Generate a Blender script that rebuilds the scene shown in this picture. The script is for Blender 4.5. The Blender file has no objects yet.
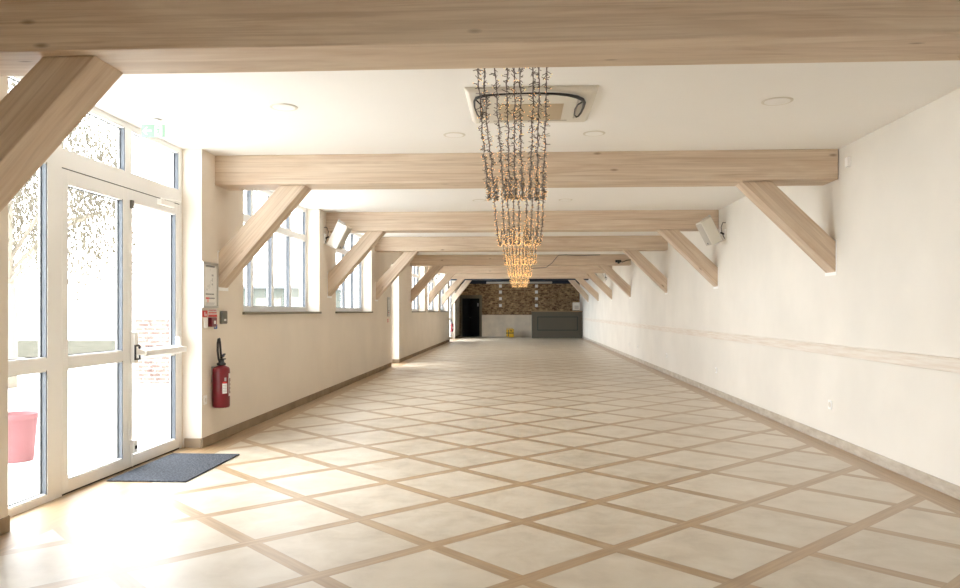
import bpy, bmesh, math, random
from mathutils import Vector, Matrix
random.seed(7)
C = bpy.context.scene.collection
sc = bpy.context.scene
PI = math.pi

# ------------------------------------------------------------------ camera
cd = bpy.data.cameras.new('camera'); cam = bpy.data.objects.new('camera', cd); C.objects.link(cam)
cam.location = (0, 0, 1.35)
cam.rotation_euler = (PI / 2, 0, math.radians(2.995))
cd.sensor_width = 36; cd.lens = 755 / 960 * 36
cd.shift_y = 17 / 960
cd.clip_start = 0.05; cd.clip_end = 400
sc.camera = cam

# ------------------------------------------------------------------ light, sky, exposure
sc.view_settings.view_transform = 'Standard'; sc.view_settings.look = 'None'
sc.view_settings.exposure = 0.52; sc.view_settings.gamma = 1.0
sc.view_settings.use_curve_mapping = False
sc.cycles.max_bounces = 14; sc.cycles.diffuse_bounces = 9; sc.cycles.glossy_bounces = 4
sc.cycles.transparent_max_bounces = 24
sc.cycles.sample_clamp_indirect = 6.0
sc.cycles.caustics_reflective = False; sc.cycles.caustics_refractive = False
w = bpy.data.worlds.new('world'); sc.world = w; w.use_nodes = True
bg = w.node_tree.nodes['Background']
bg.inputs[0].default_value = (0.95, 0.98, 1.02, 1); bg.inputs[1].default_value = 6.6
sd = bpy.data.lights.new('sun', 'SUN'); sd.energy = 8; sd.angle = math.radians(80); sd.color = (1.0, 0.99, 0.975)
sun = bpy.data.objects.new('sun', sd); C.objects.link(sun)
sun.rotation_euler = Vector((-1.0, 0.25, 0.62)).to_track_quat('Z', 'Y').to_euler()

# ------------------------------------------------------------------ room numbers (metres)
XL, XR, ZC, H = -3.13, 3.15, 2.95, 1.35
YB, YF = -5.0, 39.8
GX = -3.33                      # inner face of all glazing frames
BB = 2.648                      # underside of the beams

def portal(y0, y1, z0, z1):
    l = bpy.data.lights.new('daylight_portal', 'AREA'); l.shape = 'RECTANGLE'
    l.size = z1 - z0; l.size_y = y1 - y0
    l.cycles.is_portal = True
    o = bpy.data.objects.new('daylight_portal', l); C.objects.link(o)
    o.location = (GX - 0.12, (y0 + y1) / 2, (z0 + z1) / 2)
    o.rotation_euler = (0, -PI / 2, 0)
OPEN = {'w_added': (-3.0, -0.3, 1.34, ZC), 'door_a': (4.47, 7.29, 0, ZC), 'w1': (8.42, 11.67, 1.34, ZC), 'w2': (12.73, 15.84, 1.34, ZC),  # first entry: added unseen window behind the camera, lighting the nearest beam
        'door_b': (18.26, 19.50, 0, 2.5), 'w3': (21.86, 24.80, 1.34, ZC), 'w4': (25.66, 29.07, 1.34, ZC),
        'w5': (29.80, 32.90, 1.34, ZC), 'door_c': (33.65, 36.9, 0, ZC)}
for k, v in OPEN.items(): portal(*v)

# ------------------------------------------------------------------ materials
def mat(name, col=(0.8, 0.8, 0.8), rough=0.5, metal=0.0, spec=0.5, emit=None, es=0.0):
    m = bpy.data.materials.new(name); m.use_nodes = True
    b = m.node_tree.nodes['Principled BSDF']
    b.inputs['Base Color'].default_value = (*col, 1); b.inputs['Roughness'].default_value = rough
    b.inputs['Metallic'].default_value = metal; b.inputs['Specular IOR Level'].default_value = spec
    if emit: b.inputs['Emission Color'].default_value = (*emit, 1); b.inputs['Emission Strength'].default_value = es
    return m
class NT:
    def __init__(s, m): s.t = m.node_tree; s.b = s.t.nodes['Principled BSDF']
    def n(s, typ, **kw):
        x = s.t.nodes.new(typ)
        for k, v in kw.items(): setattr(x, k, v)
        return x
    def l(s, a, b): s.t.links.new(a, b)
    def math(s, op, a, b=None, c=None):
        x = s.n('ShaderNodeMath', operation=op)
        for i, v in enumerate((a, b, c)):
            if v is None: continue
            if hasattr(v, 'links'): s.l(v, x.inputs[i])
            else: x.inputs[i].default_value = v
        return x.outputs[0]
    def noise(s, vec, scale, detail=3, rough=0.5, dist=0.0):
        x = s.n('ShaderNodeTexNoise'); s.l(vec, x.inputs['Vector'])
        x.inputs['Scale'].default_value = scale; x.inputs['Detail'].default_value = detail
        x.inputs['Roughness'].default_value = rough; x.inputs['Distortion'].default_value = dist
        return x.outputs['Fac']
    def ramp(s, fac, stops):
        x = s.n('ShaderNodeValToRGB'); s.l(fac, x.inputs[0]); e = x.color_ramp.elements
        while len(e) < len(stops): e.new(0.5)
        for i, (p, c) in enumerate(stops):
            e[i].position = p; e[i].color = (*c, 1) if len(c) == 3 else c
        return x.outputs[0]
    def mix(s, fac, a, b, mode='MIX'):
        x = s.n('ShaderNodeMix', data_type='RGBA', blend_type=mode)
        for i, v in ((0, fac), (6, a), (7, b)):
            if hasattr(v, 'links'): s.l(v, x.inputs[i])
            else: x.inputs[i].default_value = v if i == 0 else (*v, 1)
        return x.outputs[2]
    def mapping(s, vec, scale, loc=(0, 0, 0), rot=(0, 0, 0)):
        x = s.n('ShaderNodeMapping'); s.l(vec, x.inputs[0]); x.inputs['Scale'].default_value = scale
        x.inputs['Location'].default_value = loc; x.inputs['Rotation'].default_value = rot
        return x.outputs[0]
    def bump(s, h, strength=0.2, dist=0.01):
        x = s.n('ShaderNodeBump'); s.l(h, x.inputs['Height']); x.inputs['Strength'].default_value = strength
        x.inputs['Distance'].default_value = dist; s.l(x.outputs[0], s.b.inputs['Normal'])

def wood_mat(name, light, mid, dark, rough=0.55):
    m = mat(name, light, rough, spec=0.3); t = NT(m)
    co = t.n('ShaderNodeTexCoord').outputs['Object']
    inf = t.n('ShaderNodeObjectInfo').outputs['Random']
    off = t.n('ShaderNodeCombineXYZ'); t.l(t.math('MULTIPLY', inf, 37.0), off.inputs[0]); t.l(t.math('MULTIPLY', inf, 11.0), off.inputs[2])
    add = t.n('ShaderNodeVectorMath', operation='ADD'); t.l(co, add.inputs[0]); t.l(off.outputs[0], add.inputs[1])
    v = add.outputs[0]
    vg = t.mapping(v, (0.5, 5, 5))
    g1 = t.noise(vg, 1.3, 5, 0.6, 1.4)
    wav = t.n('ShaderNodeTexWave', wave_type='BANDS', bands_direction='Z'); t.l(t.mapping(v, (0.35, 2.2, 3.2)), wav.inputs[0])
    wav.inputs['Scale'].default_value = 3.2; wav.inputs['Distortion'].default_value = 7.0; wav.inputs['Detail'].default_value = 2.5; wav.inputs['Detail Scale'].default_value = 0.7
    fine = t.noise(t.mapping(v, (1.5, 55, 55)), 2.0, 3)
    big = t.noise(t.mapping(v, (0.8, 2.5, 2.5)), 1.0, 2)
    base = t.ramp(g1, [(0.3, mid), (0.62, light)])
    gs = t.noise(t.mapping(v, (0.3, 3.0, 14.0)), 2.2, 5, 0.6, 1.2)
    base = t.mix(t.math('MULTIPLY', t.ramp(gs, [(0.46, (0, 0, 0)), (0.70, (1, 1, 1))]), 0.55), base, dark)
    base = t.mix(t.math('MULTIPLY', t.math('POWER', wav.outputs['Fac'], 4.0), 0.10), base, dark)
    base = t.mix(t.math('MULTIPLY', fine, 0.14), base, dark)
    base = t.mix(t.math('MULTIPLY', big, 0.35), base, light)
    vo = t.n('ShaderNodeTexVoronoi', feature='F1'); t.l(t.mapping(v, (0.9, 2.8, 2.8)), vo.inputs['Vector']); vo.inputs['Scale'].default_value = 1.9
    kn = t.ramp(vo.outputs['Distance'], [(0.03, (1, 1, 1)), (0.09, (0, 0, 0))])
    base = t.mix(t.math('MULTIPLY', kn, 0.65), base, tuple(c * 0.45 for c in dark))
    t.l(base, t.b.inputs['Base Color']); t.bump(fine, 0.15, 0.003)
    return m
M = {}
M['beam'] = wood_mat('pale_limed_timber', (0.74, 0.63, 0.505), (0.60, 0.455, 0.33), (0.34, 0.21, 0.12))
M['beam_dark'] = mat('navy_painted_timber', (0.03, 0.04, 0.065), 0.7)

def plaster(name, col, var=0.04, scale=1.2):
    m = mat(name, col, 0.85, spec=0.2); t = NT(m)
    co = t.n('ShaderNodeTexCoord').outputs['Object']
    n = t.noise(co, scale, 4); c = t.ramp(n, [(0.3, tuple(x * (1 - var) for x in col)), (0.7, tuple(min(1, x * (1 + var)) for x in col))])
    t.l(c, t.b.inputs['Base Color']); t.bump(t.noise(co, 90, 2), 0.06, 0.002)
    return m
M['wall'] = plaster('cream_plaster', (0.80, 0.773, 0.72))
M['wall_l'] = plaster('shaded_cream_plaster', (0.785, 0.715, 0.625))  # cream plaster darkened and warmed: backlit shade of the window wall put into colour
M['ceil'] = plaster('white_ceiling_paint', (0.92, 0.915, 0.90), 0.008)
M['ceil_dark'] = mat('navy_ceiling_paint', (0.025, 0.035, 0.055), 0.8)
M['lower'] = plaster('pale_grey_render', (0.80, 0.71, 0.58), 0.12, 2.0)
M['pvc'] = mat('white_frame_lacquer', (0.88, 0.875, 0.86), 0.35)
M['bead'] = mat('blue_grey_aluminium', (0.15, 0.165, 0.185), 0.6, 0.0, 0.2)
M['gasket'] = mat('black_rubber', (0.015, 0.016, 0.02), 0.6)
M['white'] = mat('white_plastic', (0.93, 0.93, 0.92), 0.35)
M['whitem'] = mat('off_white_plastic', (0.74, 0.71, 0.64), 0.45)
M['grille'] = mat('grey_beige_grille', (0.50, 0.47, 0.42), 0.7)
M['tan'] = mat('tan_intake_grille', (0.62, 0.52, 0.38), 0.7)
M['black'] = mat('black_plastic', (0.02, 0.02, 0.022), 0.45)
M['steel'] = mat('brushed_steel', (0.55, 0.54, 0.52), 0.35, 0.8)
M['red'] = mat('red_enamel', (0.15, 0.004, 0.010), 0.3)
M['signred'] = mat('red_sign_print', (0.60, 0.03, 0.03), 0.5)
M['pink'] = mat('pale_red_print', (0.80, 0.45, 0.40), 0.5)
M['paper'] = mat('white_paper', (0.80, 0.79, 0.77), 0.6)
M['ink'] = mat('dark_print', (0.12, 0.13, 0.14), 0.6)
M['inkg'] = mat('grey_print', (0.42, 0.42, 0.43), 0.6)
M['blue'] = mat('blue_print', (0.03, 0.10, 0.33), 0.5)
M['green'] = mat('sign_green', (0.30, 0.50, 0.37), 0.5)
M['switch'] = mat('dark_grey_switch', (0.16, 0.155, 0.13), 0.5)
M['bar'] = mat('grey_green_paint', (0.10, 0.09, 0.068), 0.7, spec=0.25)
M['doorframe'] = mat('olive_grey_frame_paint', (0.20, 0.175, 0.125), 0.7)
M['dark'] = mat('near_black_shade', (0.012, 0.013, 0.018), 0.7)  # darkness of the far passage and bar groove put into the colour
M['darkleaf'] = mat('charcoal_door_paint', (0.03, 0.033, 0.042), 0.5)
M['yellow'] = mat('yellow_plastic', (0.80, 0.48, 0.02), 0.45)
M['wire'] = mat('dark_brown_wire', (0.05, 0.03, 0.025), 0.5)
M['wireg'] = mat('grey_wire', (0.20, 0.18, 0.175), 0.5)
M['bulb'] = mat('warm_fairy_bulb', (0.9, 0.5, 0.2), 0.3, emit=(1.0, 0.58, 0.22), es=1.6)
M['bartop'] = mat('brown_bar_top', (0.30, 0.19, 0.10), 0.4)
M['pot'] = mat('red_glazed_pot', (0.20, 0.09, 0.095), 0.8, spec=0.1)
M['soil'] = mat('dark_soil', (0.08, 0.05, 0.03), 0.9)
M['bark'] = mat('grey_bark', (0.22, 0.19, 0.15), 0.9)
M['slab'] = mat('pale_paving', (0.80, 0.79, 0.76), 0.9, spec=0.0)

def leaf_mat(name, a, b):
    m = mat(name, a, 0.9, spec=0.0); t = NT(m)
    co = t.n('ShaderNodeTexCoord').outputs['Object']
    t.l(t.ramp(t.noise(co, 2.5, 3), [(0.35, a), (0.65, b)]), t.b.inputs['Base Color'])
    return m
M['leaf'] = leaf_mat('pale_willow_leaf', (0.10, 0.088, 0.065), (0.15, 0.135, 0.105))
M['slab_g'] = mat('grey_green_boards', (0.11, 0.12, 0.105), 0.9, spec=0.0)
M['lawn'] = leaf_mat('dry_grass', (0.055, 0.055, 0.042), (0.10, 0.093, 0.075))

def glass():
    m = bpy.data.materials.new('window_glass'); m.use_nodes = True; t = m.node_tree
    for n in list(t.nodes): t.nodes.remove(n)
    o = t.nodes.new('ShaderNodeOutputMaterial'); mx = t.nodes.new('ShaderNodeMixShader')
    tr = t.nodes.new('ShaderNodeBsdfTransparent'); gl = t.nodes.new('ShaderNodeBsdfGlossy'); fr = t.nodes.new('ShaderNodeFresnel')
    tr.inputs[0].default_value = (0.97, 0.98, 0.98, 1); gl.inputs['Roughness'].default_value = 0.02; fr.inputs[0].default_value = 1.35
    ge = t.nodes.new('ShaderNodeNewGeometry'); inv = t.nodes.new('ShaderNodeMath'); inv.operation = 'SUBTRACT'; inv.inputs[0].default_value = 1.0
    mu = t.nodes.new('ShaderNodeMath'); mu.operation = 'MULTIPLY'; t.links.new(ge.outputs['Backfacing'], inv.inputs[1])
    t.links.new(inv.outputs[0], mu.inputs[0]); t.links.new(fr.outputs[0], mu.inputs[1])
    t.links.new(mu.outputs[0], mx.inputs[0]); t.links.new(tr.outputs[0], mx.inputs[1]); t.links.new(gl.outputs[0], mx.inputs[2]); t.links.new(mx.outputs[0], o.inputs[0])
    return m
M['glass'] = glass()

def floor_mat():
    m = mat('stone_tiles_in_oak_lattice', (0.7, 0.6, 0.5), 0.32, spec=0.75); t = NT(m)
    co = t.n('ShaderNodeTexCoord').outputs['Object']
    sp = t.n('ShaderNodeSeparateXYZ'); t.l(co, sp.inputs[0]); X, Y = sp.outputs[0], sp.outputs[1]
    S = 0.744; hw = 0.046 / S
    u = t.math('SUBTRACT', t.math('MULTIPLY', t.math('ADD', X, Y), 0.70711 / S), -0.3762)
    v = t.math('SUBTRACT', t.math('MULTIPLY', t.math('SUBTRACT', Y, X), 0.70711 / S), -0.4084)
    def dist(q): return t.math('ABSOLUTE', t.math('SUBTRACT', t.math('FRACT', t.math('ADD', q, 0.5)), 0.5))
    du, dv = dist(u), dist(v)
    su = t.math('LESS_THAN', du, hw); sv = t.math('LESS_THAN', dv, hw)
    border = t.math('MAXIMUM', t.math('GREATER_THAN', X, 2.905), t.math('LESS_THAN', X, -2.885))
    strip = t.math('MAXIMUM', t.math('MAXIMUM', su, sv), border)
    # thin joints either side of each strip
    def joint(d, ww=0.0035): return t.math('LESS_THAN', t.math('ABSOLUTE', t.math('SUBTRACT', d, hw)), ww)
    jl = t.math('MULTIPLY', t.math('MAXIMUM', t.math('MULTIPLY', joint(du), t.math('SUBTRACT', 1.0, sv)), joint(dv)), t.math('SUBTRACT', 1.0, border))
    # stone tile: clouded, one tone per tile
    cell = t.n('ShaderNodeCombineXYZ'); t.l(t.math('FLOOR', u), cell.inputs[0]); t.l(t.math('FLOOR', v), cell.inputs[1])
    wn = t.n('ShaderNodeTexWhiteNoise', noise_dimensions='3D'); t.l(cell.outputs[0], wn.inputs[0])
    cl = t.noise(co, 3.2, 6, 0.65, 0.4); cl2 = t.noise(t.mapping(co, (1.0, 1.0, 1.0)), 14, 3)
    stone = t.ramp(cl, [(0.28, (0.36, 0.295, 0.21)), (0.48, (0.485, 0.42, 0.325)), (0.72, (0.58, 0.53, 0.445))])
    stone = t.mix(t.math('MULTIPLY', cl2, 0.25), stone, (0.52, 0.45, 0.35))
    stone = t.mix(t.math('MULTIPLY', wn.outputs['Value'], 0.35), stone, (0.68, 0.61, 0.50))
    # wood: grain along strip
    wu = t.ramp(t.noise(t.mapping(co, (1.2, 1.2, 1), rot=(0, 0, PI / 4)), 3, 3), [(0, (0, 0, 0)), (1, (1, 1, 1))])
    gc = t.noise(t.mapping(co, (30, 1.5, 1)), 1.0, 3)
    cu = t.n('ShaderNodeCombineXYZ'); t.l(t.math('MULTIPLY', u, 1.5), cu.inputs[0]); t.l(t.math('MULTIPLY', v, 26.0), cu.inputs[1])
    cv = t.n('ShaderNodeCombineXYZ'); t.l(t.math('MULTIPLY', u, 26.0), cv.inputs[0]); t.l(t.math('MULTIPLY', v, 1.5), cv.inputs[1])
    ga = t.noise(cv.outputs[0], 1.0, 3); gb = t.noise(cu.outputs[0], 1.0, 3)
    g = t.mix(sv, ga, gb); g = t.mix(border, g, gc)
    wood = t.ramp(g, [(0.3, (0.28, 0.175, 0.082)), (0.55, (0.37, 0.245, 0.125)), (0.75, (0.44, 0.305, 0.165))])
    wood = t.mix(t.math('MULTIPLY', wu, 0.2), wood, (0.31, 0.20, 0.095))
    col = t.mix(strip, stone, wood)
    col = t.mix(t.math('MULTIPLY', jl, 0.45), col, (0.22, 0.14, 0.08))
    t.l(col, t.b.inputs['Base Color'])
    r = t.math('ADD', t.math('MULTIPLY', cl, 0.08), 0.33); t.l(r, t.b.inputs['Roughness']); t.b.inputs['Coat Weight'].default_value = 0.5; t.b.inputs['Coat Roughness'].default_value = 0.5
    pass
    return m
M['floor'] = floor_mat()

def brick_mat(name, a, b, mort, scale, rw=0.5, rh=0.25, axis='XZ', ms=0.02):
    m = mat(name, a, 0.9, spec=0.2); t = NT(m)
    co = t.n('ShaderNodeTexCoord').outputs['Object']
    if axis == 'XZ': co = t.mapping(co, (1, 1, 1), rot=(-PI / 2, 0, 0))
    br = t.n('ShaderNodeTexBrick'); t.l(co, br.inputs['Vector']); br.inputs['Scale'].default_value = scale
    br.inputs['Color1'].default_value = (*a, 1); br.inputs['Color2'].default_value = (*b, 1); br.inputs['Mortar'].default_value = (*mort, 1)
    br.inputs['Mortar Size'].default_value = ms; br.inputs['Brick Width'].default_value = rw; br.inputs['Row Height'].default_value = rh
    n = t.ramp(t.noise(co, 7, 4, 0.7), [(0.40, (0, 0, 0)), (0.66, (1, 1, 1))]); c = t.mix(t.math('MULTIPLY', n, 0.8), br.outputs['Color'], tuple(x * 0.45 for x in a))
    t.l(c, t.b.inputs['Base Color']); t.bump(br.outputs['Fac'], -0.4, 0.01)
    return m
M['brick'] = brick_mat('old_brown_brick', (0.16, 0.075, 0.035), (0.62, 0.42, 0.22), (0.42, 0.31, 0.19), 1.0, 0.17, 0.085, ms=0.012)
M['brick_out'] = brick_mat('garden_brick', (0.19, 0.125, 0.105), (0.24, 0.18, 0.155), (0.4, 0.39, 0.38), 1.0, 0.23, 0.08, ms=0.015)

def mat_mat():
    m = mat('grey_door_mat_pile', (0.1, 0.11, 0.14), 0.95, spec=0.1); t = NT(m)
    co = t.n('ShaderNodeTexCoord').outputs['Object']
    n = t.noise(co, 70, 2); n2 = t.noise(co, 4, 3)
    c = t.ramp(n, [(0.35, (0.02, 0.023, 0.028)), (0.7, (0.12, 0.128, 0.145))])
    c = t.mix(t.math('MULTIPLY', n2, 0.5), c, (0.055, 0.062, 0.08))
    t.l(c, t.b.inputs['Base Color']); t.bump(n, 0.6, 0.004)
    return m
M['mat'] = mat_mat()
def stone_skirt():
    m = mat('stone_skirting', (0.55, 0.5, 0.44), 0.55); t = NT(m)
    co = t.n('ShaderNodeTexCoord').outputs['Object']
    c = t.ramp(t.noise(t.mapping(co, (1, 1, 3)), 5, 5, 0.6), [(0.3, (0.42, 0.36, 0.29)), (0.7, (0.60, 0.55, 0.48))])
    t.l(c, t.b.inputs['Base Color']); return m
M['skirt'] = stone_skirt()
M['skirt_l'] = plaster('shaded_stone_skirting', (0.30, 0.23, 0.16), 0.15, 5)  # stone skirting browned down, left-hand shade painted into its colour
def rail_mat():
    m = mat('limewashed_rail', (0.76, 0.68, 0.59), 0.6); t = NT(m)
    co = t.n('ShaderNodeTexCoord').outputs['Object']
    c = t.ramp(t.noise(t.mapping(co, (6, 0.7, 14)), 3, 5, 0.6), [(0.3, (0.70, 0.61, 0.52)), (0.6, (0.79, 0.745, 0.68))])
    t.l(c, t.b.inputs['Base Color']); return m
M['rail'] = rail_mat()

# ------------------------------------------------------------------ mesh helpers
class MB:
    def __init__(s): s.bm = bmesh.new(); s.mats = []
    def mi(s, m):
        if m not in s.mats: s.mats.append(m)
        return s.mats.index(m)
    def _fin(s, fs, m, smooth=False):
        i = s.mi(m)
        for f in fs: f.material_index = i; f.smooth = smooth
    def box(s, x0, x1, y0, y1, z0, z1, m, mtx=None):
        vs = [s.bm.verts.new(v) for v in ((x0,y0,z0),(x1,y0,z0),(x1,y1,z0),(x0,y1,z0),(x0,y0,z1),(x1,y0,z1),(x1,y1,z1),(x0,y1,z1))]
        if mtx: 
            for v in vs: v.co = mtx @ v.co
        fs = [s.bm.faces.new([vs[i] for i in q]) for q in ((3,2,1,0),(4,5,6,7),(0,1,5,4),(1,2,6,5),(2,3,7,6),(3,0,4,7))]
        s._fin(fs, m); return s
    def prism(s, pts, ext, m):          # pts: list of 3D points of one face, ext: extrusion vector
        e = Vector(ext); a = [s.bm.verts.new(p) for p in pts]; b = [s.bm.verts.new(Vector(p) + e) for p in pts]
        n = len(a); fs = [s.bm.faces.new(a[::-1]), s.bm.faces.new(b)]
        for i in range(n): fs.append(s.bm.faces.new((a[i], a[(i+1) % n], b[(i+1) % n], b[i])))
        s._fin(fs, m); return s
    def tube(s, pts, r, m, seg=8, closed=False, smooth=True):
        pts = [Vector(p) for p in pts]; n = len(pts); rings = []
        up = None
        for i, p in enumerate(pts):
            a = pts[(i - 1) % n] if closed or i > 0 else p; b = pts[(i + 1) % n] if closed or i < n - 1 else p
            d = (b - a).normalized()
            if up is None: up = Vector((0, 0, 1)) if abs(d.z) < 0.9 else Vector((1, 0, 0))
            x = d.cross(up).normalized(); y = x.cross(d).normalized(); up = y
            rr = r(i / (n - 1)) if callable(r) else r
            rings.append([s.bm.verts.new(p + (x * math.cos(2*PI*k/seg) + y * math.sin(2*PI*k/seg)) * rr) for k in range(seg)])
        fs = []
        for i in range(n if closed else n - 1):
            A, B = rings[i], rings[(i + 1) % n]
            for k in range(seg): fs.append(s.bm.faces.new((A[k], A[(k+1) % seg], B[(k+1) % seg], B[k])))
        s._fin(fs, m, smooth)
        if not closed: s._fin([s.bm.faces.new(rings[0][::-1]), s.bm.faces.new(rings[-1])], m)
        return s
    def lathe(s, prof, c, m, seg=28, smooth=True):   # prof (r,z) about a vertical axis at c
        c = Vector(c); rings = []
        for r, z in prof:
            rings.append([s.bm.verts.new(c + Vector((r * math.cos(2*PI*k/seg), r * math.sin(2*PI*k/seg), z))) for k in range(seg)])
        fs = []
        for A, B in zip(rings, rings[1:]):
            for k in range(seg): fs.append(s.bm.faces.new((A[k], A[(k+1) % seg], B[(k+1) % seg], B[k])))
        s._fin(fs, m, smooth)
        s._fin([s.bm.faces.new(rings[0][::-1]), s.bm.faces.new(rings[-1])], m)
        return s
    def build(s, name, parent=None, loc=None, bevel=0, rot=None, fix=True):
        if fix: bmesh.ops.recalc_face_normals(s.bm, faces=s.bm.faces[:])
        me = bpy.data.meshes.new(name); s.bm.to_mesh(me); s.bm.free()
        for m in s.mats: me.materials.append(m)
        o = bpy.data.objects.new(name, me); C.objects.link(o)
        if parent: o.parent = parent
        if loc: o.location = loc
        if rot: o.rotation_euler = rot
        if bevel:
            b = o.modifiers.new('bevel', 'BEVEL'); b.width = bevel; b.segments = 2; b.limit_method = 'ANGLE'
        return o
def struct(o): o['kind'] = 'structure'; return o
def thing(o, label, cat, group=None):
    o['label'] = label; o['category'] = cat
    if group: o['group'] = group
    return o
def empty(name, loc, rot=(0, 0, 0)):
    o = bpy.data.objects.new(name, None); C.objects.link(o); o.location = loc; o.rotation_euler = rot; o.empty_display_size = 0.1
    return o

# ------------------------------------------------------------------ room shell
struct(MB().box(XL - 0.35, XR + 0.0, YB, YF, -0.1, 0, M['floor']).build('floor'))
struct(MB().box(XL - 0.35, XR + 0.3, YB, 30.6, ZC, ZC + 0.15, M['ceil']).build('ceiling'))
struct(MB().box(XL - 0.35, XR + 0.3, 30.6, YF + 0.3, ZC, ZC + 0.15, M['ceil_dark']).build('ceiling'))
struct(MB().box(XR, XR + 0.3, YB, YF + 0.3, -0.1, ZC, M['wall']).build('wall_right'))
struct(MB().box(XL - 0.35, XR + 0.3, YB - 0.3, YB, -0.1, ZC + 0.15, M['wall']).build('wall_back'))
wl = MB(); ys = YB; XO = XL - 0.32
for k in ('w_added', 'door_a', 'w1', 'w2', 'door_b', 'w3', 'w4', 'w5', 'door_c'):
    y0, y1, z0, z1 = OPEN[k]
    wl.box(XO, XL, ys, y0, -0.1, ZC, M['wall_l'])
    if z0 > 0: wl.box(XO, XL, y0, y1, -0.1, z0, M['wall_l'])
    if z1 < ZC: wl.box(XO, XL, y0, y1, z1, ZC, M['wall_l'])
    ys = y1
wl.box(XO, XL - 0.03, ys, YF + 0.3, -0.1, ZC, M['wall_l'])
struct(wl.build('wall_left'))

# far wall: brick above, rendered below, doorway cut out
DX0, DX1, DZ = -3.03, -2.11, 2.02
fw = MB()
fw.box(XO, DX0 - 0.09, YF, YF + 0.3, -0.1, 2.78, M['brick'])
fw.box(DX0 - 0.09, DX1 + 0.13, YF, YF + 0.3, DZ + 0.17, 2.78, M['brick'])
fw.box(DX1 + 0.13, XR, YF, YF + 0.3, 1.145, 2.78, M['brick'])
fw.box(DX1 + 0.13, XR, YF - 0.03, YF + 0.3, -0.1, 1.145, M['lower'])
fw.box(XO, XR, YF - 0.02, YF + 0.3, 2.78, ZC, M['ceil_dark'])
struct(fw.build('wall_far'))
d = struct(empty('door_2', (0, 0, 0)))
MB().box(DX0 - 0.09, DX0, YF - 0.04, YF + 0.2, 0, DZ + 0.17, M['doorframe']).box(DX1, DX1 + 0.13, YF - 0.04, YF + 0.2, 0, DZ + 0.17, M['doorframe']).box(DX0, DX1, YF - 0.04, YF + 0.2, DZ, DZ + 0.17, M['doorframe']).build('door_frame', d, bevel=0.005)
MB().box(DX0, DX1, YF + 1.2, YF + 1.3, 0, DZ, M['dark']).box(DX0 - 0.02, DX0, YF + 0.2, YF + 1.3, 0, DZ, M['dark']).box(DX1, DX1 + 0.02, YF + 0.2, YF + 1.3, 0, DZ, M['dark']).box(DX0, DX1, YF + 0.2, YF + 1.3, DZ, DZ + 0.02, M['dark']).box(DX0, DX1, YF, YF + 1.3, -0.05, 0, M['dark']).build('dark_passage', d)  # unlit passage lined near-black, its darkness painted on
lf = MB().box(0, 0.86, -0.04, 0, 0.01, DZ - 0.01, M['darkleaf']).build('door_leaf', d, (DX0 + 0.02, YF + 0.16, 0), rot=(0, 0, math.radians(68)), bevel=0.004)
hb = MB().tube([(0.78, -0.04, 1.0), (0.78, -0.10, 1.0), (0.66, -0.10, 1.0)], 0.01, M['steel']).build('door_handle', lf)
MB().box(-2.30, -2.22, YF + 1.185, YF + 1.2, 1.60, 1.78, M['inkg']).build('wall_notice', d)

# ------------------------------------------------------------------ baseboards, rail
def skirt(name, x0, x1, y0, y1, h=0.095):
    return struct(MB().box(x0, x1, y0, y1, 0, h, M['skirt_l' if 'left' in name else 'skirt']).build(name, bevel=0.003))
skirt('baseboard_right', XR - 0.014, XR, YB, 37.75)
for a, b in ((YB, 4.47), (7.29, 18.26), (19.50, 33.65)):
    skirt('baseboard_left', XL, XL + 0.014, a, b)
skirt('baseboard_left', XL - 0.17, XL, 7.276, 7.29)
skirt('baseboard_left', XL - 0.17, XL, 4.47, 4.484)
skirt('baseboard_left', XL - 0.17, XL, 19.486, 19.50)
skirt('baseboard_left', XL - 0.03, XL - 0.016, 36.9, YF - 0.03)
r = MB().box(XR - 0.028, XR, YB, 37.6, 0.906, 1.0, M['rail']).box(XR - 0.042, XR, YB, 37.6, 1.0, 1.012, M['rail'])
struct(r.build('trim_1', bevel=0.004))

# ------------------------------------------------------------------ glazing
def frame_ring(mb, y0, y1, z0, z1, wy, wz0, wz1, m, xa=GX, xb=GX - 0.07):
    mb.box(xb, xa, y0, y0 + wy, z0, z1, m); mb.box(xb, xa, y1 - wy, y1, z0, z1, m)
    if wz0: mb.box(xb, xa, y0 + wy, y1 - wy, z0, z0 + wz0, m)
    if wz1: mb.box(xb, xa, y0 + wy, y1 - wy, z1 - wz1, z1, m)
def pane(parent, y0, y1, z0, z1, xg=GX - 0.05):
    b = MB(); t = 0.009
    frame_ring(b, y0, y1, z0, z1, t, 0, 0, M['bead'], GX - 0.006, GX - 0.046)
    for q in ((z0, z0 + t), (z1 - t, z1)): b.box(GX - 0.046, GX - 0.006, y0 + t, y1 - t, q[0], q[1], M['pvc'])
    frame_ring(b, y0 + t, y1 - t, z0 + t, z1 - t, 0.006, 0.006, 0.006, M['gasket'], xg + 0.010, xg + 0.002)
    b.build('glazing_bead', parent)
    MB().box(xg - 0.004, xg, y0, y1, z0, z1, M['glass']).build('glass_pane', parent)
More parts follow.
